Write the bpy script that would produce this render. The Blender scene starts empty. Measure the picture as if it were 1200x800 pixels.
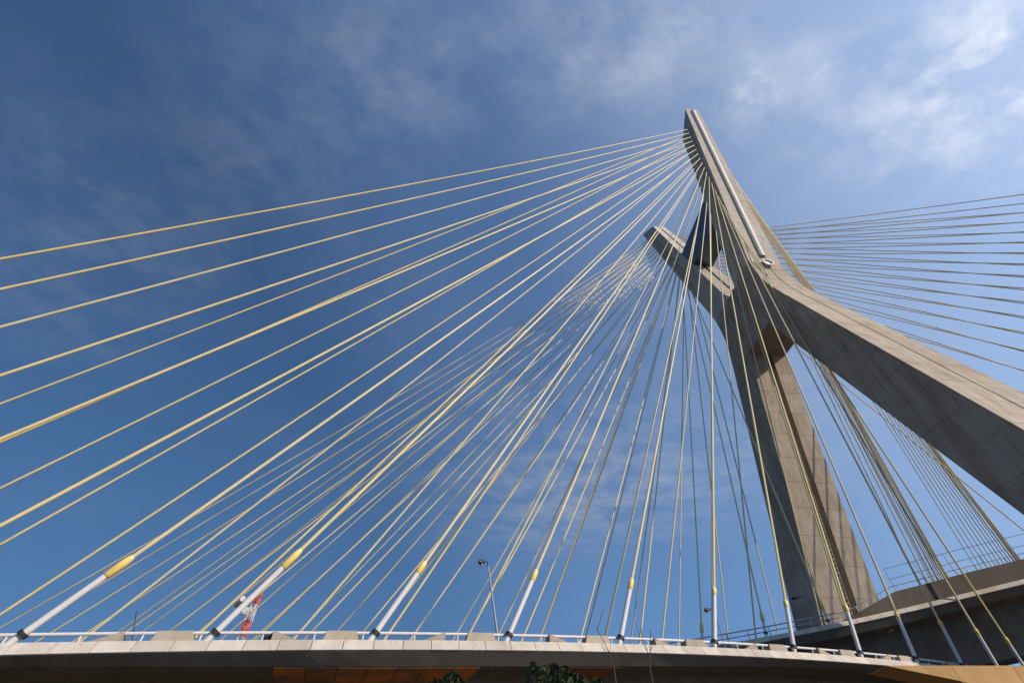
import bpy, bmesh, math, random
import numpy as np
from mathutils import Vector, Matrix

random.seed(7)
S = bpy.context.scene
COL = S.collection
R = math.radians

# ------------------------------------------------------------------ camera
CAM = Vector((48.463, -54.639, 2.0))
YAW, PIT = 3.0392656, 0.8355116
cam_d = bpy.data.cameras.new('camera')
cam_d.sensor_width = 36.0
cam_d.lens = 507.2 / 1200 * 36
cam_d.clip_start, cam_d.clip_end = 0.1, 6000
cam = bpy.data.objects.new('camera', cam_d)
COL.objects.link(cam)
cam.location = CAM
Fv = Vector((math.cos(PIT) * math.cos(YAW), math.cos(PIT) * math.sin(YAW), math.sin(PIT)))
cam.rotation_euler = Fv.to_track_quat('-Z', 'Y').to_euler()
S.camera = cam

# ------------------------------------------------------------------ sun and sky
SUN_AZ, SUN_EL = R(50), R(30)          # azimuth from +X towards +Y
sun_dir = Vector((math.cos(SUN_EL) * math.cos(SUN_AZ), math.cos(SUN_EL) * math.sin(SUN_AZ), math.sin(SUN_EL)))
sd = bpy.data.lights.new('sun', 'SUN')
sd.energy = 4.7
sd.angle = R(0.53)
sd.color = (1.0, 0.87, 0.71)
so = bpy.data.objects.new('sun', sd)
COL.objects.link(so)
so.rotation_euler = sun_dir.to_track_quat('Z', 'Y').to_euler()
so.location = (0, 0, 200)

W = bpy.data.worlds.new('World')
S.world = W
W.use_nodes = True
nt = W.node_tree
nt.nodes.clear()
def N(tree, t, **kw):
    n = tree.nodes.new(t)
    for k, v in kw.items():
        setattr(n, k, v)
    return n
def lk(tree, a, b):
    tree.links.new(a, b)
def math_n(tree, op, a, b=None, clamp=False):
    n = N(tree, 'ShaderNodeMath', operation=op, use_clamp=clamp)
    for i, v in enumerate((a, b)):
        if v is None:
            continue
        if isinstance(v, (int, float)):
            n.inputs[i].default_value = v
        else:
            lk(tree, v, n.inputs[i])
    return n.outputs[0]
sky = N(nt, 'ShaderNodeTexSky', sky_type='NISHITA')
sky.sun_disc = False
sky.sun_elevation = SUN_EL
sky.sun_rotation = R(90) - SUN_AZ
sky.air_density, sky.dust_density, sky.ozone_density = 1.3, 0.3, 7.0
tc = N(nt, 'ShaderNodeTexCoord')
sep = N(nt, 'ShaderNodeSeparateXYZ')
lk(nt, tc.outputs['Generated'], sep.inputs[0])
# a deep, evenly clear sky: the horizon whitens late, and haze brightens it towards the sun
zw = math_n(nt, 'ADD', math_n(nt, 'MULTIPLY', sep.outputs[2], 0.72), 0.26)
wv = N(nt, 'ShaderNodeCombineXYZ')
lk(nt, sep.outputs[0], wv.inputs[0]); lk(nt, sep.outputs[1], wv.inputs[1]); lk(nt, zw, wv.inputs[2])
wn = N(nt, 'ShaderNodeVectorMath', operation='NORMALIZE')
lk(nt, wv.outputs[0], wn.inputs[0])
lk(nt, wn.outputs[0], sky.inputs[0])
zc = math_n(nt, 'MAXIMUM', sep.outputs[2], 0.06)
px = math_n(nt, 'DIVIDE', sep.outputs[0], zc)
py = math_n(nt, 'DIVIDE', sep.outputs[1], zc)
pl = N(nt, 'ShaderNodeCombineXYZ')
lk(nt, px, pl.inputs[0]); lk(nt, py, pl.inputs[1])
def noise(tree, vec, scale, detail, rough, dist=0.0, off=(0, 0, 0), stretch=(1, 1, 1), rot=0):
    m = N(tree, 'ShaderNodeMapping')
    m.inputs['Location'].default_value = off
    m.inputs['Rotation'].default_value = (0, 0, rot)
    m.inputs['Scale'].default_value = stretch
    lk(tree, vec, m.inputs[0])
    n = N(tree, 'ShaderNodeTexNoise')
    n.inputs['Scale'].default_value = scale
    n.inputs['Detail'].default_value = detail
    n.inputs['Roughness'].default_value = rough
    n.inputs['Distortion'].default_value = dist
    lk(tree, m.outputs[0], n.inputs['Vector'])
    return n.outputs['Fac']
def ramp(tree, fac, pts):
    r = N(tree, 'ShaderNodeValToRGB')
    el = r.color_ramp.elements
    while len(el) < len(pts):
        el.new(0.5)
    for e, (p, c) in zip(el, pts):
        e.position = p
        e.color = (c, c, c, 1) if isinstance(c, (int, float)) else (*c, 1)
    lk(tree, fac, r.inputs[0])
    return r.outputs[0]
# thin cirrus on a flat layer: coarse patches times fine wisps
patch = ramp(nt, noise(nt, pl.outputs[0], 1.5, 3, 0.5, 0.3, (3.1, 1.7, 0)), [(0.42, 0.0), (0.66, 1.0)])
wisp = ramp(nt, noise(nt, pl.outputs[0], 6.0, 10, 0.62, 0.15, (0.4, 2.2, 0), (1.25, 0.9, 1), 0.5), [(0.40, 0.0), (0.66, 1.0)])
fine = noise(nt, pl.outputs[0], 20, 8, 0.68, 0.1, (5, 2, 0), (1.2, 0.9, 1), 0.9)
def blob(cx, cy, rx, ry):
    a = math_n(nt, 'DIVIDE', math_n(nt, 'SUBTRACT', px, cx), rx)
    b = math_n(nt, 'DIVIDE', math_n(nt, 'SUBTRACT', py, cy), ry)
    d = math_n(nt, 'ADD', math_n(nt, 'MULTIPLY', a, a), math_n(nt, 'MULTIPLY', b, b))
    return math_n(nt, 'POWER', 2.71828, math_n(nt, 'MULTIPLY', d, -1.0))
banks = None
for (cx, cy, rx, ry, w) in [
        (-0.09, 0.93, 0.17, 0.18, 1.45), (-0.22, 0.75, 0.10, 0.30, 0.25), (0.0, 1.25, 0.22, 0.25, 1.2), (-0.16, 0.51, 0.06, 0.06, 1.0), (-0.10, 0.62, 0.05, 0.06, 0.55), (-1.85, 0.45, 0.6, 0.5, 0.75), (-1.5, 1.0, 0.5, 0.5, 0.25),
        (-0.13, 0.18, 0.12, 0.20, 0.42), (-0.06, 0.33, 0.09, 0.13, 0.42), (-0.20, -0.24, 0.16, 0.22, 0.34), (-0.55, -0.90, 0.25, 0.22, 0.25),
        (-0.40, -0.55, 0.14, 0.2, 0.2), (-0.80, -1.30, 0.3, 0.3, 0.2)]:
    b = math_n(nt, 'MULTIPLY', blob(cx, cy, rx, ry), w)
    banks = b if banks is None else math_n(nt, 'ADD', banks, b)
dens = math_n(nt, 'ADD', math_n(nt, 'MULTIPLY', patch, 0.08), banks)
cl = math_n(nt, 'MULTIPLY', dens, math_n(nt, 'MULTIPLY', math_n(nt, 'ADD', wisp, 0.22), math_n(nt, 'ADD', fine, 0.35)))
cl = math_n(nt, 'MULTIPLY', cl, 0.56, True)
low = N(nt, 'ShaderNodeMapRange')
low.inputs[1].default_value, low.inputs[2].default_value = 0.04, 0.22
lk(nt, sep.outputs[2], low.inputs[0])
cl = math_n(nt, 'MULTIPLY', cl, low.outputs[0], True)
cl = math_n(nt, 'MINIMUM', cl, 0.85)
# clouds scatter more light towards the sun's side
dv = N(nt, 'ShaderNodeVectorMath', operation='DOT_PRODUCT')
lk(nt, tc.outputs['Generated'], dv.inputs[0])
dv.inputs[1].default_value = sun_dir
dh = N(nt, 'ShaderNodeVectorMath', operation='DOT_PRODUCT')
lk(nt, tc.outputs['Generated'], dh.inputs[0])
dh.inputs[1].default_value = Vector((0.30, 0.88, 0.37)).normalized()
dn = math_n(nt, 'ADD', math_n(nt, 'MULTIPLY', dh.outputs['Value'], 0.5), 0.5)
hz = ramp(nt, dn, [(0.0, 0.54), (0.20, 0.57), (0.36, 0.61), (0.52, 0.87), (0.62, 0.93), (0.85, 0.92), (1.0, 0.95)])
hadd = ramp(nt, dn, [(0.0, 0.0), (0.36, 0.01), (0.52, 0.06), (0.62, 0.07), (0.72, 0.18), (0.84, 0.44), (1.0, 0.70)])
hs = N(nt, 'ShaderNodeHueSaturation')
hs.inputs['Saturation'].default_value = 1.07
lk(nt, sky.outputs[0], hs.inputs['Color'])
sc1 = N(nt, 'ShaderNodeVectorMath', operation='SCALE')
lk(nt, hs.outputs[0], sc1.inputs[0]); lk(nt, hz, sc1.inputs['Scale'])
sc2 = N(nt, 'ShaderNodeVectorMath', operation='SCALE')
sc2.inputs[0].default_value = (2.95, 3.05, 2.95)
lk(nt, hadd, sc2.inputs['Scale'])
skc = N(nt, 'ShaderNodeVectorMath', operation='ADD')
lk(nt, sc1.outputs[0], skc.inputs[0]); lk(nt, sc2.outputs[0], skc.inputs[1])
glow = N(nt, 'ShaderNodeMapRange')
glow.inputs[1].default_value, glow.inputs[2].default_value = -0.2, 1.0
glow.inputs[3].default_value, glow.inputs[4].default_value = 0.40, 1.0
lk(nt, dv.outputs['Value'], glow.inputs[0])
cc = N(nt, 'ShaderNodeVectorMath', operation='SCALE')
cc.inputs[0].default_value = (6.8, 7.1, 7.9)
lk(nt, glow.outputs[0], cc.inputs['Scale'])
mx = N(nt, 'ShaderNodeMix', data_type='RGBA')
lk(nt, cl, mx.inputs[0]); lk(nt, skc.outputs[0], mx.inputs[6]); lk(nt, cc.outputs[0], mx.inputs[7])
bg = N(nt, 'ShaderNodeBackground')
bg.inputs['Strength'].default_value = 0.15
lk(nt, mx.outputs[2], bg.inputs[0])
wo = N(nt, 'ShaderNodeOutputWorld')
lk(nt, bg.outputs[0], wo.inputs[0])

S.view_settings.view_transform = 'Standard'
S.view_settings.look = 'None'
S.view_settings.exposure = 0.0
S.view_settings.gamma = 1.0

# ------------------------------------------------------------------ materials
def new_mat(name, rough=0.8, metallic=0.0, spec=0.3):
    m = bpy.data.materials.new(name)
    m.use_nodes = True
    b = m.node_tree.nodes['Principled BSDF']
    b.inputs['Roughness'].default_value = rough
    b.inputs['Metallic'].default_value = metallic
    b.inputs['Specular IOR Level'].default_value = spec
    return m, m.node_tree, b
def plain(name, col, rough=0.5, metallic=0.0, var=0.12, scale=3.0, spec=0.4):
    m, t, b = new_mat(name, rough, metallic, spec)
    g = N(t, 'ShaderNodeNewGeometry')
    f = noise(t, g.outputs['Position'], scale, 5, 0.6)
    mixn = N(t, 'ShaderNodeMix', data_type='RGBA')
    mixn.inputs[6].default_value = (*[c * (1 - var) for c in col], 1)
    mixn.inputs[7].default_value = (*[min(1, c * (1 + var)) for c in col], 1)
    lk(t, f, mixn.inputs[0])
    lk(t, mixn.outputs[2], b.inputs['Base Color'])
    return m
def concrete(name, c0, c1, streak=0.5, scale=0.35, island=0.06, stain=0.8, samt=0.55, warm=0.35):
    m, t, b = new_mat(name, 0.88, 0, 0.25)
    g = N(t, 'ShaderNodeNewGeometry')
    big = noise(t, g.outputs['Position'], scale, 6, 0.62, 0.4)
    run = noise(t, g.outputs['Position'], 1.0, 5, 0.6, 0.2, (0, 0, 0), (1.3, 1.3, 0.10))
    grain = noise(t, g.outputs['Position'], 9.0, 6, 0.7)
    f = math_n(t, 'ADD', math_n(t, 'MULTIPLY', big, 1 - streak), math_n(t, 'MULTIPLY', run, streak))
    f = math_n(t, 'ADD', f, math_n(t, 'MULTIPLY', math_n(t, 'SUBTRACT', grain, 0.5), 0.35))
    oi = N(t, 'ShaderNodeObjectInfo')
    f = math_n(t, 'ADD', f, math_n(t, 'MULTIPLY', math_n(t, 'SUBTRACT', oi.outputs['Random'], 0.5), island * 4))
    r = N(t, 'ShaderNodeValToRGB')
    r.color_ramp.elements[0].position, r.color_ramp.elements[1].position = 0.25, 0.72
    r.color_ramp.elements[0].color = (*c0, 1)
    r.color_ramp.elements[1].color = (*c1, 1)
    lk(t, f, r.inputs[0])
    # dark rain stains with a shape of their own
    st = noise(t, g.outputs['Position'], stain, 8, 0.7, 0.8, (4, 1, 2), (1.6, 1.6, 0.07))
    sm = ramp(t, st, [(0.56, 0.0), (0.74, samt)])
    mixn = N(t, 'ShaderNodeMix', data_type='RGBA')
    mixn.inputs[7].default_value = (c0[0] * 0.45, c0[1] * 0.43, c0[2] * 0.42, 1)
    lk(t, sm, mixn.inputs[0])
    lk(t, r.outputs[0], mixn.inputs[6])
    lk(t, mixn.outputs[2], b.inputs['Base Color'])
    # rust-brown run-off patches
    br = ramp(t, noise(t, g.outputs['Position'], 0.33, 7, 0.66, 0.5, (9, 3, 5), (1.0, 1.0, 0.22)), [(0.50, 0.0), (0.70, warm)])
    mw = N(t, 'ShaderNodeMix', data_type='RGBA')
    mw.inputs[7].default_value = (c0[0] * 0.95, c0[1] * 0.80, c0[2] * 0.66, 1)
    lk(t, br, mw.inputs[0])
    lk(t, mixn.outputs[2], mw.inputs[6])
    lk(t, mw.outputs[2], b.inputs['Base Color'])
    bp = N(t, 'ShaderNodeBump')
    bp.inputs['Strength'].default_value = 0.25
    bp.inputs['Distance'].default_value = 0.05
    lk(t, grain, bp.inputs['Height'])
    lk(t, bp.outputs[0], b.inputs['Normal'])
    return m
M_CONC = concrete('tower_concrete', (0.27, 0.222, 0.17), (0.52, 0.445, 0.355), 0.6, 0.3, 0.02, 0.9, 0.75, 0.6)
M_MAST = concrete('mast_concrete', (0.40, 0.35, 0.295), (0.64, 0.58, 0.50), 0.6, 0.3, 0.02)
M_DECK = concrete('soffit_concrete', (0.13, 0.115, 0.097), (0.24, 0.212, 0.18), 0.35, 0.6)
M_PANEL = concrete('fascia_concrete', (0.38, 0.335, 0.28), (0.57, 0.515, 0.445), 0.55, 0.9, 0.07, 2.2, 0.45)
M_TERRA, t, b = new_mat('painted_orange_glow', 0.75, 0, 0.2)  # orange lamp glow under the deck, put into the base colour
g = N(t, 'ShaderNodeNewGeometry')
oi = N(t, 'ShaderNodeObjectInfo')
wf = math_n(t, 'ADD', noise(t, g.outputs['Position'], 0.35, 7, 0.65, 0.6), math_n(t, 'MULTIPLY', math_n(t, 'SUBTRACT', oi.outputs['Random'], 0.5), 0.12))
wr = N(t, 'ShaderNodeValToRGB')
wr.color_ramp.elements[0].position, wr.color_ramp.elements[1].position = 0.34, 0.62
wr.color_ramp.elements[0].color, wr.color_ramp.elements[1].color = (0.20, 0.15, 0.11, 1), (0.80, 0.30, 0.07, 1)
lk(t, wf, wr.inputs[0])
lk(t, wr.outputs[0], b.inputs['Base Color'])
M_GLOW_DULL = plain('painted_dull_glow', (0.34, 0.13, 0.06), 0.8, 0, 0.35, 0.6)  # duller patch of that glow, also painted as base colour
M_BLOCK = concrete('block_concrete', (0.28, 0.235, 0.18), (0.45, 0.385, 0.30), 0.3, 0.8)
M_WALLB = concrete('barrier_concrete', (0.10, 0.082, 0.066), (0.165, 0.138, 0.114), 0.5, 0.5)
M_OCHRE = concrete('ochre_concrete', (0.42, 0.24, 0.09), (0.60, 0.37, 0.16), 0.5, 0.5, 0.03)
M_STRUT = plain('blue_grey_steel', (0.085, 0.12, 0.19), 0.35, 0.35, 0.2, 0.7, 0.6)
M_YEL, t, b = new_mat('yellow_sheath', 0.5, 0, 0.4)
g = N(t, 'ShaderNodeNewGeometry')
oi = N(t, 'ShaderNodeObjectInfo')
hv = N(t, 'ShaderNodeHueSaturation')
hv.inputs['Color'].default_value = (0.70, 0.575, 0.29, 1)
lk(t, math_n(t, 'ADD', math_n(t, 'MULTIPLY', oi.outputs['Random'], 0.35), 0.78), hv.inputs['Saturation'])
lk(t, math_n(t, 'ADD', math_n(t, 'MULTIPLY', noise(t, g.outputs['Position'], 0.55, 6, 0.7), 0.5), math_n(t, 'ADD', math_n(t, 'MULTIPLY', oi.outputs['Random'], 0.15), 0.62)), hv.inputs['Value'])
lk(t, hv.outputs[0], b.inputs['Base Color'])
M_YELS = plain('yellow_sleeve', (0.78, 0.56, 0.15), 0.45, 0, 0.12, 2.5, 0.5)
M_WHITE = plain('white_paint', (0.62, 0.60, 0.58), 0.45, 0, 0.10, 2.5, 0.5)
M_DARK = plain('dark_steel', (0.045, 0.043, 0.045), 0.5, 0.4, 0.2)
M_GALV = plain('galvanised_steel', (0.42, 0.42, 0.42), 0.4, 0.7, 0.15)
M_POLE = plain('grey_pole_paint', (0.20, 0.20, 0.20), 0.5, 0.1, 0.15)
M_LADDER = plain('pale_ladder_metal', (0.66, 0.62, 0.57), 0.6, 0.0, 0.2, 1.5)
M_GALVP = plain('weathered_pale_metal', (0.55, 0.52, 0.48), 0.5, 0.2, 0.2)
M_RED = plain('red_paint', (0.62, 0.12, 0.05), 0.5)
M_ASPH = plain('asphalt', (0.05, 0.05, 0.052), 0.9, 0, 0.25, 6)
M_BARK = plain('bark', (0.07, 0.052, 0.04), 0.9, 0, 0.3, 8)
M_LEAF = plain('leaf', (0.045, 0.065, 0.022), 0.7, 0, 0.4, 3)
M_LENS = plain('lamp_lens', (0.75, 0.74, 0.70), 0.25, 0, 0.05)
m, t, b = new_mat('earth', 0.95, 0, 0.1)
g = N(t, 'ShaderNodeNewGeometry')
fr = N(t, 'ShaderNodeValToRGB')
fr.color_ramp.elements[0].color, fr.color_ramp.elements[1].color = (0.055, 0.043, 0.033, 1), (0.115, 0.094, 0.072, 1)
lk(t, noise(t, g.outputs['Position'], 0.12, 10, 0.65, 0.5), fr.inputs[0])
lk(t, fr.outputs[0], b.inputs['Base Color'])
M_EARTH = m

# ------------------------------------------------------------------ mesh helpers
class MB:
    def __init__(self):
        self.v, self.f = [], []
    def add(self, vs, fs):
        o = len(self.v)
        self.v += [tuple(x) for x in vs]
        self.f += [tuple(i + o for i in q) for q in fs]
        return self
    def box8(self, p):          # p: 4 bottom + 4 top, each ccw seen from above
        return self.add(p, [(3, 2, 1, 0), (4, 5, 6, 7), (0, 1, 5, 4), (1, 2, 6, 5), (2, 3, 7, 6), (3, 0, 4, 7)])
    def box(self, x0, x1, y0, y1, z0, z1):
        return self.box8([(x0, y0, z0), (x1, y0, z0), (x1, y1, z0), (x0, y1, z0), (x0, y0, z1), (x1, y0, z1), (x1, y1, z1), (x0, y1, z1)])
    def obox(self, c, ax, ay, az, hx, hy, hz):
        c, ax, ay, az = Vector(c), Vector(ax), Vector(ay), Vector(az)
        q = [c + ax * sx * hx + ay * sy * hy + az * sz * hz for sz in (-1, 1) for sx, sy in ((-1, -1), (1, -1), (1, 1), (-1, 1))]
        return self.box8(q)
    def tube(self, pts, rad, n=8, cap=True):
        pts = [Vector(p) for p in pts]
        rads = rad if isinstance(rad, (list, tuple)) else [rad] * len(pts)
        o = len(self.v)
        ref = None
        for i, p in enumerate(pts):
            d = (pts[min(i + 1, len(pts) - 1)] - pts[max(i - 1, 0)]).normalized()
            if ref is None:
                ref = Vector((0, 0, 1)) if abs(d.z) < 0.9 else Vector((1, 0, 0))
            a = d.cross(ref).normalized()
            bb = d.cross(a).normalized()
            for k in range(n):
                an = 2 * math.pi * k / n
                self.v.append(tuple(p + (a * math.cos(an) + bb * math.sin(an)) * rads[i]))
        for i in range(len(pts) - 1):
            for k in range(n):
                self.f.append((o + i * n + k, o + i * n + (k + 1) % n, o + (i + 1) * n + (k + 1) % n, o + (i + 1) * n + k))
        if cap:
            self.f.append(tuple(o + k for k in range(n))[::-1])
            self.f.append(tuple(o + (len(pts) - 1) * n + k for k in range(n)))
        return self
    def loft(self, rings, cap=False, closed=True):
        o = len(self.v)
        n = len(rings[0])
        for r in rings:
            self.v += [tuple(p) for p in r]
        for i in range(len(rings) - 1):
            for k in range(n if closed else n - 1):
                self.f.append((o + i * n + k, o + i * n + (k + 1) % n, o + (i + 1) * n + (k + 1) % n, o + (i + 1) * n + k))
        if cap:
            self.f.append(tuple(o + k for k in range(n))[::-1])
            self.f.append(tuple(o + (len(rings) - 1) * n + k for k in range(n)))
        return self
    def build(self, name, mat, parent=None, smooth=False, loc=None):
        me = bpy.data.meshes.new(name)
        me.from_pydata(self.v, [], self.f)
        bm = bmesh.new()
        bm.from_mesh(me)
        bmesh.ops.recalc_face_normals(bm, faces=bm.faces)
        if smooth:
            for e in bm.edges:
                if len(e.link_faces) == 2 and e.calc_face_angle() > 0.7:
                    e.smooth = False
        bm.to_mesh(me)
        bm.free()
        if smooth:
            for p in me.polygons:
                p.use_smooth = len(p.vertices) == 4
        me.materials.append(mat)
        o = bpy.data.objects.new(name, me)
        COL.objects.link(o)
        if parent is not None:
            o.parent = parent
            o.matrix_parent_inverse = parent.matrix_world.inverted() if parent.type == 'MESH' else Matrix.Translation(-parent.location)
        return o
def thing(name, loc, label, cat, group=None):
    o = bpy.data.objects.new(name, None)
    o.empty_display_size = 0.3
    COL.objects.link(o)
    o.location = loc
    o['label'], o['category'] = label, cat
    if group:
        o['group'] = group
    return o
def tag(o, label=None, cat=None, group=None, kind=None):
    for k, v in (('label', label), ('category', cat), ('group', group), ('kind', kind)):
        if v:
            o[k] = v
    return o

# view helpers, used once to turn measured sight lines into places in the world
RV = Vector((math.sin(YAW), -math.cos(YAW), 0))
UV = RV.cross(Fv)
def ray(u, v):
    return (Fv * 507.2 + RV * (u - 600) + UV * (400 - v)).normalized()
def sight(u, v, dist):
    d = ray(u, v)
    return CAM + d * (dist / math.hypot(d.x, d.y))

# ------------------------------------------------------------------ ground
gr = MB().add([(-2500, -2500, 0), (2500, -2500, 0), (2500, 2500, 0), (-2500, 2500, 0)], [(0, 1, 2, 3)]).build('ground', M_EARTH)
tag(gr, kind='structure')

# ------------------------------------------------------------------ deck lines (near edge of each deck; metres)
LOW = [(32.30,-128.68,1.10),(31.78,-121.64,2.00),(31.18,-114.60,2.87),(30.49,-107.58,3.69),(29.71,-100.56,4.47),(28.82,-93.56,5.21),(27.83,-86.57,5.91),(26.72,-79.60,6.57),(25.48,-72.65,7.19),(24.11,-65.73,7.77),(22.59,-58.83,8.31),(20.93,-51.97,8.80),(19.11,-45.15,9.26),(17.13,-38.38,9.68),(14.98,-31.66,10.05),(12.66,-24.99,10.38),(10.15,-18.39,10.68),(7.46,-11.87,10.93),(4.57,-5.43,11.14),(1.48,0.92,11.31),(-1.68,7.23,11.17),(-4.99,13.47,11.03),(-8.44,19.63,10.89),(-12.02,25.71,10.75),(-15.74,31.71,10.61),(-19.60,37.63,10.47),(-23.59,43.45,10.32),(-27.71,49.18,10.18),(-31.95,54.82,10.04),(-36.33,60.37,9.90),(-40.82,65.81,9.76),(-45.44,71.15,9.62),(-50.18,76.38,9.48),(-55.04,81.50,9.34),(-60.01,86.52,9.19),(-65.09,91.42,9.05),(-70.28,96.20,8.91),(-75.58,100.87,8.77),(-80.99,105.41,8.63),(-86.49,109.83,8.49),(-92.09,114.13,8.35),(-97.79,118.29,8.21),(-103.58,122.33,8.06),(-109.46,126.24,7.92),(-115.43,130.01,7.78)]
UP = [(-45.31,-159.68,9.04),(-41.62,-153.66,9.24),(-38.19,-147.49,9.44),(-35.01,-141.18,9.64),(-32.07,-134.77,9.84),(-29.35,-128.25,10.04),(-26.85,-121.65,10.24),(-24.54,-114.98,10.44),(-22.41,-108.25,10.64),(-20.45,-101.47,10.84),(-18.63,-94.64,11.04),(-16.94,-87.79,11.24),(-15.37,-80.91,11.32),(-13.89,-74.00,11.48),(-12.50,-67.08,11.74),(-11.16,-60.15,12.09),(-9.86,-53.21,12.54),(-8.59,-46.26,13.08),(-7.32,-39.32,13.71),(-6.05,-32.38,14.43),(-4.74,-25.44,15.25),(-3.38,-18.51,16.17),(-1.96,-11.59,17.18),(-0.45,-4.70,18.28),(1.55,2.07,19.41),(3.76,8.78,20.48),(6.16,15.42,21.49),(8.76,21.98,22.44),(11.54,28.47,23.32),(14.52,34.87,24.14),(17.69,41.18,24.91),(21.03,47.40,25.60),(24.56,53.51,26.24),(28.27,59.52,26.81),(32.15,65.41,27.32),(36.21,71.19,27.77),(40.43,76.85,28.16),(44.81,82.38,28.49),(49.36,87.78,28.75),(54.06,93.05,28.95),(58.92,98.17,29.09),(63.93,103.15,29.16),(69.08,107.98,29.18),(74.36,112.66,29.13),(79.79,117.18,29.02),(85.34,121.53,28.84),(91.02,125.73,28.61),(96.82,129.75,28.31)]
BAY = 7.06
class Line:
    def __init__(self, pts):
        self.p = np.array(pts, float)
    def at(self, i, u=0.0, dz=0.0):
        p = self.p
        n = len(p)
        i = min(max(i, 0.0), n - 1.0001)
        k = int(i); f = i - k
        p0, p1, p2, p3 = p[max(k - 1, 0)], p[k], p[min(k + 1, n - 1)], p[min(k + 2, n - 1)]
        if k == 0: p0 = 2 * p1 - p2
        if k + 2 > n - 1: p3 = 2 * p2 - p1
        q = 0.5 * (2 * p1 + (p2 - p0) * f + (2 * p0 - 5 * p1 + 4 * p2 - p3) * f * f + (3 * p1 - p0 - 3 * p2 + p3) * f ** 3)
        d = 0.5 * ((p2 - p0) + 2 * (2 * p0 - 5 * p1 + 4 * p2 - p3) * f + 3 * (3 * p1 - p0 - 3 * p2 + p3) * f * f)
        l = math.hypot(d[0], d[1])
        nr = (d[1] / l, -d[0] / l)          # to the right of travel
        return Vector((q[0] + nr[0] * u, q[1] + nr[1] * u, q[2] + dz))
    def frame(self, i):
        a, b = self.at(i - 0.02), self.at(i + 0.02)
        d = (b - a).normalized()
        r = Vector((d.y, -d.x, 0)).normalized()
        return d, r, r.cross(d).normalized() if r.cross(d).z > 0 else -r.cross(d).normalized()
LOWL, UPL = Line(LOW), Line(UP)
WID = 15.3

# ------------------------------------------------------------------ the X tower
def Dp(z): return 1.87 + 0.0238 * (138 - z)             # half depth along the bridge
def lo_out(z): return 10.2 + (61 - z) * 0.302
def lo_in(z): return 4.45 + (59.3 - z) * 0.284
def up_out(z): return 11.3 + (z - 94.2) * 0.196
def up_in(z): return 2.0 + (z - 78.4) * 0.212
WZ = [62.0, 64.0, 66.0, 67.7, 70.0, 72.0, 74.0, 76.3]
WO = [9.85, 9.28, 8.72, 8.30, 7.90, 7.74, 7.74, 7.85]
def sect(xo, xi, D, co, do, ci, di, z, sgn, ins=0.0):
    xo, xi, D = xo - ins, xi + ins, D - ins
    co, ci = co + ins, ci + ins
    q = [(xo, -D), (xo, -co), (xo - do, -co), (xo - do, co), (xo, co), (xo, D), (xi, D), (xi, ci), (xi + di, ci), (xi + di, -ci), (xi, -ci), (xi, -D)]
    return [(sgn * x, y, z) for x, y in q]
tower = thing('bridge_tower', (0, 0, 0), 'tall pale concrete X-shaped tower carrying all the yellow stays', 'bridge tower')
def arm(name, z0, z1, fo, fi, sgn, n, chan, mat=None):
    mat = mat or M_CONC
    co, do, ci, di = chan
    def ring(z, ins):
        return sect(fo(z), fi(z), Dp(z), co * Dp(z), do, ci * Dp(z), di, z, sgn, ins)
    core = MB().loft([ring(z0 + (z1 - z0) * k / 12, 0.05) for k in range(13)], cap=True).build(name, mat, tower)
    h = (z1 - z0) / n
    for k in range(n):
        a, b2 = z0 + k * h, z0 + (k + 1) * h
        MB().loft([ring(a + 0.003, 0.03), ring(a + 0.03, 0.0), ring(b2 - 0.03, 0.0), ring(b2 - 0.003, 0.03)]).build('concrete_lift', mat, core)
    return core
CH_LEG = (0.10, 0.07, 0.21, 1.3)
CH_MAST = (0.22, 0.12, 0.16, 0.35)
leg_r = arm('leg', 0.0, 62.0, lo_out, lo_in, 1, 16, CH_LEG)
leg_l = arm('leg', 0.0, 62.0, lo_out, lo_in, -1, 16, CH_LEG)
ZT = 132.1
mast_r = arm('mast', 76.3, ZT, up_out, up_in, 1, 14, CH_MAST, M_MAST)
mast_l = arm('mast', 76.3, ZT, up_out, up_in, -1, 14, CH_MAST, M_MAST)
# slanted tips
for sgn, mm in ((1, mast_r), (-1, mast_l)):
    z2 = 138.6
    lo = sect(up_out(ZT), up_in(ZT), Dp(ZT), 0.22 * Dp(ZT), 0.12, 0.16 * Dp(ZT), 0.35, ZT + 0.006, sgn)
    hi = sect(up_out(z2), up_in(ZT) + 0.05, Dp(z2), 0.22 * Dp(z2), 0.12, 0.16 * Dp(z2), 0.35, z2, sgn)
    xo, xi = up_out(z2), up_in(ZT)
    hi2 = []
    for x, y, z in hi:
        f = (abs(x) - xi) / (xo - xi)
        hi2.append((x, y, ZT + 0.1 + (z2 - ZT - 0.1) * max(0, f)))
    MB().loft([lo, hi2], cap=True).build('mast_tip', M_MAST, mm)
# waist where the arms merge
wc, wd = CH_LEG[0], CH_LEG[1]
def wring(z, ins=0.0):
    xo = float(np.interp(z, WZ, WO)) - ins
    D = Dp(z) - ins
    c = wc * Dp(z) + ins
    q = [(xo, -D), (xo, -c), (xo - wd, -c), (xo - wd, c), (xo, c), (xo, D)]
    return [(x, y, z) for x, y in q] + [(-x, y, z) for x, y in q[::-1]]
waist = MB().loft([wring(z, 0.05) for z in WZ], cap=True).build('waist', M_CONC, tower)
wcut = [62.0, 66.0, 70.0, 74.0, 76.3]
for a, b2 in zip(wcut[:-1], wcut[1:]):
    zs = [a + 0.05] + [z for z in WZ if a + 0.1 < z < b2 - 0.1] + [b2 - 0.05]
    rings = [wring(a + 0.004, 0.045)] + [wring(z) for z in zs] + [wring(b2 - 0.004, 0.045)]
    MB().loft(rings).build('concrete_lift', M_CONC, waist)
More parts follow.
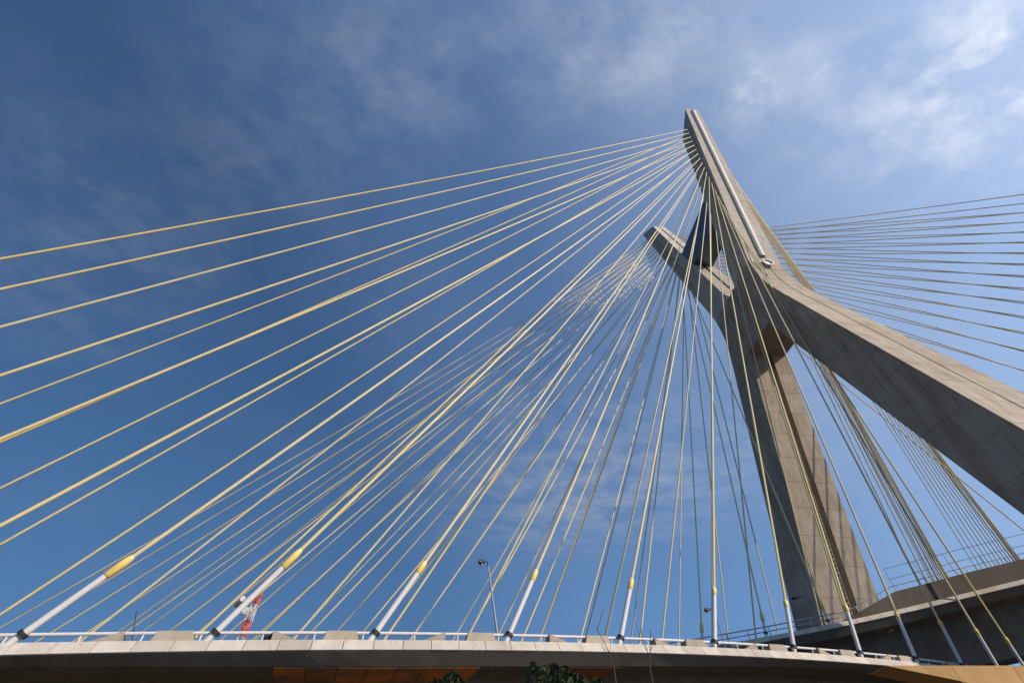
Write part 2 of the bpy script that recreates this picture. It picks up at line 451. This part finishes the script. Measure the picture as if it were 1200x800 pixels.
# strut between the two masts
st = MB()
zb, zt = 96.8, 105.6
d1, d2 = Dp(zb) - 0.30, Dp(zt) - 0.30
xb, xt = up_in(zb) + 0.3, up_in(zt) + 0.3
st.box8([(-xb, -d1, zb), (xb, -d1, zb), (xb, d1, zb), (-xb, d1, zb), (-xt, -d2, zt), (xt, -d2, zt), (xt, d2, zt), (-xt, d2, zt)])
strut = st.build('strut', M_STRUT, tower)
# ladders
def ladder(name, fx, z0, z1, sgn, side, w, step, parent, yoff=0.0, rr=0.035, rs=0.05, mat=M_LADDER):
    mbl = MB()
    n = 10
    pts = lambda y, off: [(sgn * (fx(z0 + (z1 - z0) * k / n) + off), y, z0 + (z1 - z0) * k / n) for k in range(n + 1)]
    for y in (-w / 2, w / 2):
        mbl.tube(pts(y + yoff, side * 0.12), rs, 5)
    z = z0 + 0.3
    while z < z1:
        x = fx(z) + side * 0.12
        mbl.tube([(sgn * x, -w / 2 + yoff, z), (sgn * x, w / 2 + yoff, z)], rr, 5)
        z += step
    return mbl.build(name, mat, parent)
def cage(name, fx, z0, z1, sgn, w, step, parent, yoff):
    mbl = MB()
    rings = []
    z, big = z0, False
    while z < z1:
        r_ = 1.0 if big else 0.87
        rings.append([(sgn * (fx(z) + 0.02 + 0.45 * r_ * math.sin(math.pi * k / 8)), yoff - w / 2 * r_ * math.cos(math.pi * k / 8), z) for k in range(9)])
        z += step * (0.3 if big else 0.7)
        if len(rings) % 2 == 0: big = not big
    mbl.loft(rings, closed=False)
    return mbl.build(name, M_LADDER, parent)
cage('ladder_cover', up_out, 78.0, 137.5, 1, 1.35, 0.42, mast_r, 0.12)
ladder('ladder', lambda z: lo_in(z) + 0.35, 20, 61.0, -1, -1, 0.55, 0.6, leg_l, -0.25)
ld = MB()
zc0 = 75.6
cx = float(np.interp(zc0, WZ, WO))
ring = [(cx + 0.42, 0.15 + 0.95 * math.cos(a), zc0 + 0.95 * math.sin(a)) for a in [2 * math.pi * k / 20 for k in range(21)]]
ld.tube(ring, 0.16, 6, False)
ld.tube([(cx - 0.25, 0.15, zc0), (cx + 0.28, 0.15, zc0)], 0.80, 20)
ld.build('ladder_landing', M_GALVP, waist)
# ------------------------------------------------------------------ decks
def profile(lip, box):
    return [(-0.42, -0.33), (0.06, -0.33), (0.06, -0.37), (0.33, -0.80), (0.37, -0.83), (-0.30, -lip), (-3.2, -lip - 0.10), (-4.6, -box),
            (-WID + 4.6, -box), (-WID + 3.2, -lip - 0.10), (-WID + 0.30, -lip), (-WID - 0.37, -0.83), (-WID - 0.33, -0.80), (-WID - 0.06, -0.37),
            (-WID - 0.06, -0.33), (-WID + 0.42, -0.33), (-WID + 0.42, -0.58), (-0.42, -0.58)]
def girder(line, i0, i1, lipf, box, root, name='girder'):
    rings = []
    n = int((i1 - i0) * 4) + 1
    for k in range(n):
        i = i0 + (i1 - i0) * k / (n - 1)
        rings.append([line.at(i, u, dz) for u, dz in profile(lipf(i), box(i) if callable(box) else box)])
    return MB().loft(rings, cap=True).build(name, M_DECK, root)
def strip(line, i0, i1, u0, u1, dz, name, mat, root):
    n = int((i1 - i0) * 4) + 1
    r = [[line.at(i0 + (i1 - i0) * k / (n - 1), u, dz) for u in (u0, u1)] for k in range(n)]
    return MB().loft(r, closed=False).build(name, mat, root)
def panels(line, i0, i1, root, per=5):
    n = int(round((i1 - i0) * per))
    for k in range(n):
        a, b2 = i0 + k / per + 0.0022, i0 + (k + 1) / per - 0.0022
        q = []
        for i in (a, b2):
            q.append([line.at(i, *c) for c in ((0.10, -0.335), (0.42, -0.80), (0.36, -0.84), (0.05, -0.40))])
        A, B = q
        jit = random.uniform(-0.008, 0.008)
        mb_ = MB().add(A + B, [(0, 1, 5, 4), (1, 2, 6, 5), (2, 3, 7, 6), (3, 0, 4, 7), (3, 2, 1, 0), (4, 5, 6, 7)])
        o = mb_.build('fascia_panel', M_PANEL, root)
        nrm = line.frame((a + b2) / 2)[1]
        o.location = o.location + nrm * jit
def tube_line(line, i0, i1, u, dz, rad, name, mat, root, n=8, per=4):
    k = max(2, int((i1 - i0) * per) + 1)
    return MB().tube([line.at(i0 + (i1 - i0) * j / (k - 1), u, dz) for j in range(k)], rad, n).build(name, mat, root, True)
lowdeck = thing('bridge_deck', LOWL.at(8), 'low curved concrete bridge deck with white rail and pale fascia along the bottom', 'bridge deck')
LIP = ([0, 8, 9, 10, 11, 12, 13, 14, 16, 60], [1.05, 1.06, 1.22, 1.34, 1.36, 1.33, 1.22, 1.08, 1.0, 1.0])
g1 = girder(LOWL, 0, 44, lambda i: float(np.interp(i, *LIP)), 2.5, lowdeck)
strip(LOWL, 0, 44, -0.45, -WID + 0.45, -0.572, 'road', M_ASPH, lowdeck)
panels(LOWL, 5.0, 20.0, lowdeck)
tube_line(LOWL, 2, 40, -0.17, 0.0, 0.072, 'guard_rail', M_WHITE, lowdeck)
tube_line(LOWL, 2, 40, -WID - 0.1, 0.02, 0.075, 'guard_rail', M_WHITE, lowdeck)
for bay in range(5, 18):
    for f in (0.28, 0.60, 0.92):
        p = LOWL.at(bay + f, -0.17, -0.33)
        MB().tube([p, LOWL.at(bay + f, -0.17, 0.0)], 0.04, 6).build('rail_post', M_WHITE, lowdeck)
def edge_block(line, i0, i1, h, root, u0=-0.50, u1=0.05, wedge=0):
    mbk = MB()
    if wedge == 0:
        t0, t1 = i0 + 0.018, i1 - 0.018
        q = [line.at(i0, u0, -0.328), line.at(i1, u0, -0.328), line.at(i1, u1, -0.328), line.at(i0, u1, -0.328),
             line.at(t0, u0, h), line.at(t1, u0, h), line.at(t1, u1 - 0.04, h), line.at(t0, u1 - 0.04, h)]
        mbk.box8(q)
        nm = 'edge_block'
    else:
        ia, ib = (i0, i1) if wedge > 0 else (i1, i0)
        q = [line.at(ia, u0, -0.328), line.at(ia, u1, -0.328), line.at(ib, u0, -0.328), line.at(ib, u1, -0.328), line.at(ib, u0, h), line.at(ib, u1, h)]
        mbk.add(q, [(0, 1, 3, 2), (2, 3, 5, 4), (0, 4, 5, 1), (0, 2, 4), (1, 5, 3)])
        nm = 'wedge_block'
    return mbk.build(nm, M_BLOCK, root)
WED = {6: 1, 7: -1, 8: 1, 9: -1, 10: 1, 11: -1, 12: -1, 13: 1, 14: -1, 15: 1}
for bay in range(6, 17):
    edge_block(LOWL, bay + 0.66, bay + 0.89, 0.06, lowdeck)
    if bay in WED:
        edge_block(LOWL, bay + 0.34, bay + 0.50, 0.06, lowdeck, wedge=WED[bay])
def soffit_glow_panels(i0, i1, mat, ua, ub):  # thin added panels that carry the painted orange glow
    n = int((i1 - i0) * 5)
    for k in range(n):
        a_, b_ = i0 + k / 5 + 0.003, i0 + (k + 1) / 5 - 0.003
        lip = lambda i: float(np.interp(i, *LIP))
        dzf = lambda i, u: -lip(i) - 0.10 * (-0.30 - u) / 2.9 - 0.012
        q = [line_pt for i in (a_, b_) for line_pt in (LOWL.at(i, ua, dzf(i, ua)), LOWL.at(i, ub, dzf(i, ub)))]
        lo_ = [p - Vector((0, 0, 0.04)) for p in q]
        MB().box8([lo_[0], lo_[1], lo_[3], lo_[2], q[0], q[1], q[3], q[2]]).build('soffit_glow_panel', mat, lowdeck)
soffit_glow_panels(9.4, 10.8, M_TERRA, -0.38, -3.1)  # M_TERRA is the painted orange lamp glow, not terracotta
soffit_glow_panels(11.4, 12.2, M_GLOW_DULL, -0.38, -3.1)
for i in (9.31, 15.3):
    p = LOWL.at(i, -0.30, -0.12)
    d_, r_, u_ = LOWL.frame(i)
    MB().tube([p - d_ * 0.16, p + d_ * 0.16], 0.17, 10).build('drain_lamp', M_DARK, lowdeck)

updeck = thing('bridge_deck', UPL.at(24), 'high curved concrete bridge deck passing overhead at right in front of the tower', 'bridge deck')
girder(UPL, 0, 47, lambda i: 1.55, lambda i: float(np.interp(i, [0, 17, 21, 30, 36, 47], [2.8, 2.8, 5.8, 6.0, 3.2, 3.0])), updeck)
strip(UPL, 0, 47, -0.45, -WID + 0.45, -0.572, 'road', M_ASPH, updeck)
panels(UPL, 20.0, 30.0, updeck)
tube_line(UPL, 16, 21.9, 0.0, 0.55, 0.06, 'guard_rail', M_GALV, updeck)
tube_line(UPL, 16, 21.9, 0.0, 0.1, 0.05, 'guard_rail', M_GALV, updeck)
for k in range(16 * 3, 66):
    MB().tube([UPL.at(k / 3, 0, -0.33), UPL.at(k / 3, 0, 0.55)], 0.05, 6).build('rail_post', M_GALV, updeck)
# solid barrier that rises out of the deck edge
def hbar(i): return float(np.interp(i, [21.8, 22.8, 24.0, 50], [0.0, 1.62, 1.75, 1.8]))
rings = []
for k in range(0, 61):
    i = 21.8 + (32 - 21.8) * k / 60
    rings.append([UPL.at(i, u, dz) for u, dz in ((-0.40, -0.32), (-0.10, -0.32), (0.10, -0.31 + hbar(i)), (-0.20, -0.31 + hbar(i)))])
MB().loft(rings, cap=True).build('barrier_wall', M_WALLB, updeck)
def rail_on_wall(dz, rad, i0=21.8, i1=32, u=-0.2):
    MB().tube([UPL.at(i0 + (i1 - i0) * k / 60, u, dz - 0.31 + hbar(i0 + (i1 - i0) * k / 60)) for k in range(61)], rad, 6).build('guard_rail', M_GALV, updeck)
rail_on_wall(0.55, 0.045, u=0.0)
k = 21.8
while k < 29:
    MB().tube([UPL.at(k, 0.0, -0.33 + hbar(k)), UPL.at(k, 0.0, 0.24 + hbar(k))], 0.05, 6).build('rail_post', M_WHITE, updeck)
    k += 0.16
# open safety fence above the barrier
fz = lambda i, h: -0.31 + hbar(i) + h
for h in (1.25, 2.35):
    MB().tube([UPL.at(22.85 + (30 - 22.85) * k / 40, 0.05, fz(22.85 + (30 - 22.85) * k / 40, h)) for k in range(41)], 0.032, 6).build('fence_rail', M_POLE, updeck)
k = 22.85
while k < 29:
    MB().tube([UPL.at(k, 0.05, fz(k, -0.02)), UPL.at(k, 0.05, fz(k, 2.35))], 0.035, 6).build('fence_post', M_POLE, updeck)
    k += 0.5
for i, u in ((22.6, -2.2),):
    p = UPL.at(i, u, -1.68)
    MB().obox(p, (1, 0, 0), (0, 1, 0), (0, 0, 1), 0.35, 0.12, 0.06).build('soffit_light', M_LENS, updeck)

# ------------------------------------------------------------------ stay cables
ORD = ['highest', 'second-highest', 'third-highest', 'fourth-highest', 'fifth-highest', 'sixth-highest', 'seventh-highest', 'eighth-highest', 'ninth-highest',
       'tenth-highest', 'eleventh-highest', 'twelfth-highest', 'thirteenth-highest', 'fourteenth-highest', 'fifteenth-highest', 'sixteenth-highest', 'second-lowest', 'lowest']
def mast_pt(k, sgn, yb, col):
    j = k - 1
    x = 16.943 - 0.379 * j - (1.5 if col else 0.0)
    z = 130.107 - 2.005 * j
    y = Dp(z) - 0.12
    return Vector((sgn * x, yb * y, z))
PIPE = {7: 2.9, 8: 3.5, 9: 3.4, 10: 3.2, 11: 3.0, 12: 3.0, 13: 2.6, 14: 2.8, 15: 2.8, 16: 2.8, 17: 2.8, 18: 2.8}
def stay(a, b, label, group, pipe=2.9, rad=0.094, g=1.5e-4, seg=14, sl=1.0):
    t = thing('stay_cable', a, label, 'stay cable', group)
    pts = []
    Lh = math.hypot(b.x - a.x, b.y - a.y)
    for k in range(seg + 1):
        f = k / seg
        p = a.lerp(b, f)
        p.z -= 4 * g * Lh * Lh * f * (1 - f)
        pts.append(p)
    d = (pts[1] - pts[0]).normalized()
    L = (b - a).length
    e = pts[-1] + (b - a).normalized() * 0.3
    MB().tube([a + d * pipe] + pts[1:-1] + [e], rad, 8, False).build('sheath', M_YEL, t, True)
    pp = MB().tube([a - d * 0.75, a + d * pipe], 0.145, 12).build('guide_pipe', M_WHITE, t, True)
    MB().tube([a - d * 0.10, a + d * 0.07], 0.215, 12).build('pipe_collar', M_DARK, pp, True)
    MB().tube([a + d * (pipe - 0.05), a + d * (pipe + 0.0), a + d * (pipe + 0.75 * sl), a + d * (pipe + 1.0 * sl), a + d * (pipe + 1.06 * sl)], [0.158, 0.158 + 0.03 * sl, 0.152 + 0.03 * sl, 0.13, 0.1], 12).build('sleeve', M_YELS, t, True)
    MB().tube([pts[-1] - (b - a).normalized() * 0.8, e], 0.13, 8).build('anchor_tube', M_DARK, t)
    return t
EDGE = {0: 'near', 1: 'far'}
for k in range(1, 19):
    for edge in (0, 1):
        u = -WID if edge else 0.0
        en = EDGE[edge]
        o = ORD[k - 1]
        stay(LOWL.at(k + 1, u), mast_pt(k, 1, -1, edge), f"{o} yellow stay from the tall mast's front to the {en} rail of the low deck", f'stays from the front of the tall mast to the {en} edge of the low deck', 1.2 if edge else PIPE.get(k, 2.9), sl=1.0 if k < 9 else 0.62 if k < 12 else 0.45)
        stay(LOWL.at(24 + 18 - k, u), mast_pt(k, 1, 1, edge), f"{o} yellow stay from the tall mast's back to the {en} edge of the low deck", f'stays from the back of the tall mast to the {en} edge of the low deck', 1.2)
        stay(UPL.at(27 + 18 - k, u), mast_pt(k, -1, 1, edge), f"{o} yellow stay from the short mast's back to the {en} edge of the high deck", f'stays from the back of the short mast to the {en} edge of the high deck', 1.6)
        stay(UPL.at(23 - 1.4 - (18 - k), u), mast_pt(k, -1, -1, edge), f"{o} yellow stay from the short mast's front to the {en} edge of the high deck", f'stays from the front of the short mast to the {en} edge of the high deck', 1.2)

# ------------------------------------------------------------------ lamps and poles
def lamp_post(p0, p1, arm, label, rad=0.06):
    t = thing('street_lamp', p0, label, 'street lamp', None)
    MB().tube([p0, p0.lerp(p1, 0.5), p1], [rad * 1.3, rad, rad * 0.8], 8).build('pole', M_POLE, t, True)
    a = p1 + arm
    MB().tube([p1, p1 + Vector((0, 0, 0.10)) + arm * 0.3, a], rad * 0.6, 6).build('lamp_arm', M_DARK, t)
    h = MB()
    ax = arm.normalized()
    h.tube([a - ax * 0.05, a + ax * 0.12, a + ax * 0.45, a + ax * 0.62], [0.06, 0.16, 0.17, 0.06], 10)
    hd = h.build('lamp_head', M_DARK, t, True)
    MB().tube([a + ax * 0.28 - Vector((0, 0, 0.14)), a + ax * 0.28 - Vector((0, 0, 0.185))], 0.12, 10).build('lens', M_LENS, hd)
    return t
top = sight(571.5, 659, 33.5)
base = sight(583.5, 748, 33.0)
lamp_post(base, top, Vector((0.35, -0.30, -0.12)), 'slim grey street lamp leaning left behind the near rail')
lp = LOWL.at(12.92, -WID + 0.4, -0.4)
tp = sight(832.5, 715, (Vector((lp.x, lp.y, 0)) - Vector((CAM.x, CAM.y, 0))).length)
lamp_post(Vector((tp.x, tp.y + 0.35, lp.z)), tp + Vector((0, 0.35, 0.15)), Vector((0.1, -0.45, -0.1)), 'street lamp mostly hidden behind a vertical white stay pipe', 0.05)
b0 = UPL.at(21.5, -0.9, -0.5)
lamp_post(b0, b0 + Vector((-0.1, -0.2, 3.3)), Vector((-0.25, -0.75, -0.05)), 'short grey street lamp on the high deck before the tower leg', 0.07)
pa = sight(154.5, 752, 30)
pb = sight(160, 715, 30.2)
an = thing('whip_antenna', pa - Vector((0, 0, 1.0)), 'thin dark upright rod just behind the rail at left', 'rod')
MB().tube([pa - Vector((0, 0, 1.0)), pa, pb], [0.03, 0.025, 0.02], 6).build('rod', M_DARK, an)
MB().tube([pa - Vector((0, 0, 1.0)), pa - Vector((0, 0, 0.85))], 0.07, 8).build('rod_base', M_DARK, an)

# ------------------------------------------------------------------ red and white lattice tower far off
ltx = sight(286, 740, 120)
ztop = sight(290, 688, 120).z
lt = thing('lattice_tower', (ltx.x, ltx.y, 0), 'red and white lattice antenna tower far behind the bridge at left', 'antenna tower')
nseg = 12
def lw(z): return 0.45 + (ztop - z) * 0.014
for s in range(nseg):
    z0, z1 = ztop * s / nseg, ztop * (s + 1) / nseg
    mm = MB()
    c0 = [(ltx.x + sx * lw(z0), ltx.y + sy * lw(z0), z0) for sx, sy in ((-1, -1), (1, -1), (1, 1), (-1, 1))]
    c1 = [(ltx.x + sx * lw(z1), ltx.y + sy * lw(z1), z1) for sx, sy in ((-1, -1), (1, -1), (1, 1), (-1, 1))]
    for j in range(4):
        mm.tube([c0[j], c1[j]], 0.13, 5)
        j2 = (j + 1) % 4
        mm.tube([c0[j], c1[j2]], 0.09, 4)
        mm.tube([c0[j2], c1[j]], 0.09, 4)
        mm.tube([c1[j], c1[j2]], 0.09, 4)
    mm.build('lattice_section', M_RED if (nseg - s) % 2 else M_WHITE, lt)
def dish(px_, py_, r, mat, depth=0.6):
    c = sight(px_, py_, 117.5)
    dd = (CAM - c); dd.z *= 0.1
    dd.normalize()
    MB().tube([c - dd * depth, c - dd * depth * 0.5, c + dd * 0.1, c + dd * depth], [r * 0.3, r * 0.8, r, r * 0.96], 14).build('dish', mat, lt, True)
dish(288, 716, 0.75, M_WHITE)
dish(278.5, 708, 0.6, M_DARK)
dish(284.5, 702, 0.55, M_WHITE)
MB().tube([(ltx.x, ltx.y, ztop), (ltx.x, ltx.y, ztop + 3)], 0.08, 5).build('mast_rod', M_RED, lt)

# ------------------------------------------------------------------ ochre hammerhead pier at lower right
dep = 23.0
def at_depth(u, v, depth):
    d = ray(u, v)
    return CAM + d * (depth / d.dot(Fv))
A = at_depth(1040, 779.3, dep); Bq = at_depth(1300, 779.3, dep)
pier = thing('bridge_pier', (at_depth(1260, 800, dep).x, at_depth(1260, 800, dep).y, 0), 'ochre concrete pier with tapered cap at the lower right corner', 'pier')
ax = (Bq - A); Lp = ax.length; ax.normalize()
nv = Vector((ax.y, -ax.x, 0)).normalized()
if nv.dot(CAM - A) < 0: nv = -nv
zt_ = A.z
def low_edge(u):            # underside of the cap
    return at_depth(u, 779.3 + (u - 1040) * 0.287, dep).z
def capq(s0, s1, zb0, zb1, t0=0.0, t1=1.9):
    P = lambda s, t_, z: Vector((A.x + ax.x * s - nv.x * t_, A.y + ax.y * s - nv.y * t_, z))
    return [P(s0, t0, zb0), P(s1, t0, zb1), P(s1, t1, zb1), P(s0, t1, zb0), P(s0, t0, zt_), P(s1, t0, zt_), P(s1, t1, zt_), P(s0, t1, zt_)]
us = [1041, 1115, 1186, 1300]
for u0, u1 in zip(us[:-1], us[1:]):
    s0, s1 = (u0 - 1040) / 260 * Lp + 0.012, (u1 - 1040) / 260 * Lp - 0.012
    MB().box8(capq(s0, s1, low_edge(u0) - 0.02, low_edge(u1))).build('cap_segment', M_OCHRE, pier)
pc = MB()
s0 = (1230 - 1040) / 260 * Lp
pc.box8([(v_.x, v_.y, 0 if i < 4 else low_edge(1262) + 0.1) for i, v_ in enumerate(capq(s0, s0 + 2.4, 0, 0, 0.15, 1.75))])
pc.build('column', M_OCHRE, pier)

# ------------------------------------------------------------------ vegetation under the deck
def leaf_clump(mb_, c, r, n, size):
    for _ in range(n):
        d = Vector((random.gauss(0, 1), random.gauss(0, 1), random.gauss(0, 1))).normalized() * r * random.uniform(0.35, 1.0) ** 0.6
        p = Vector(c) + d
        a = Vector((random.gauss(0, 1), random.gauss(0, 1), random.gauss(0, 1))).normalized()
        b_ = a.orthogonal().normalized()
        s = size * random.uniform(0.6, 1.3)
        mb_.add([p - a * s, p + b_ * s * 0.45, p + a * s, p - b_ * s * 0.45], [(0, 1, 2, 3)])
def tree(u, v, dist, cr, label):
    tp_ = sight(u, v, dist)
    t = thing('tree', (tp_.x, tp_.y, 0), label, 'tree')
    tr = MB().tube([(tp_.x, tp_.y, 0), (tp_.x + 0.08, tp_.y, tp_.z * 0.4), (tp_.x, tp_.y + 0.05, tp_.z - cr * 0.8)], [0.13, 0.10, 0.05], 8)
    lv = MB()
    for _ in range(9):
        c = Vector((tp_.x, tp_.y, tp_.z - cr)) + Vector((random.gauss(0, 1), random.gauss(0, 1), random.gauss(0, 0.9))) * cr * 0.42
        c.z = min(c.z, tp_.z - cr * 0.4)
        tr.tube([(tp_.x, tp_.y, tp_.z - cr * 1.6), c], [0.05, 0.015], 5)
        leaf_clump(lv, c, cr * 0.45, 130, 0.10)
    tr.build('trunk', M_BARK, t)
    lv.build('crown', M_LEAF, t)
tree(640, 780, 13.5, 0.75, 'dark leafy tree top under the deck, left of its twin')
tree(691, 783, 14.0, 0.62, 'dark leafy tree top under the deck, smaller right twin')
tree(516, 789, 13.0, 0.5, 'low dark shrub tip poking up under the middle of the deck')
def sapling(pts, label, dist, twigs):
    P = [sight(u, v, dist) for u, v in pts]
    t = thing('bare_sapling', (P[0].x, P[0].y, 0), label, 'sapling')
    n = len(P)
    MB().tube([(P[0].x, P[0].y, 0), P[0]] + P[1:], [0.035, 0.020] + [0.016 - 0.010 * (j + 1) / n for j in range(n - 1)], 6).build('stem', M_BARK, t)
    for tw in twigs:
        q = [sight(u, v, dist + random.uniform(-0.1, 0.1)) for u, v in tw]
        MB().tube(q, [0.010 - 0.006 * j / (len(q) - 1) for j in range(len(q))], 5).build('twig', M_BARK, t)
sapling([(719, 779), (714, 765), (707, 750), (700, 738), (703, 728), (707, 714)], 'thin bare sapling rising across the fascia, left of two', 17.5, [[(717, 772), (711, 764), (704, 757)], [(714, 765), (716, 752)], [(700, 738), (697, 730)]])
sapling([(761, 779), (762, 765), (762, 750), (762.5, 737)], 'thin bare sapling rising across the fascia, right of two', 17.5, [[(761, 770), (755, 752), (748, 740), (745, 727)], [(762, 762), (767, 752)]])
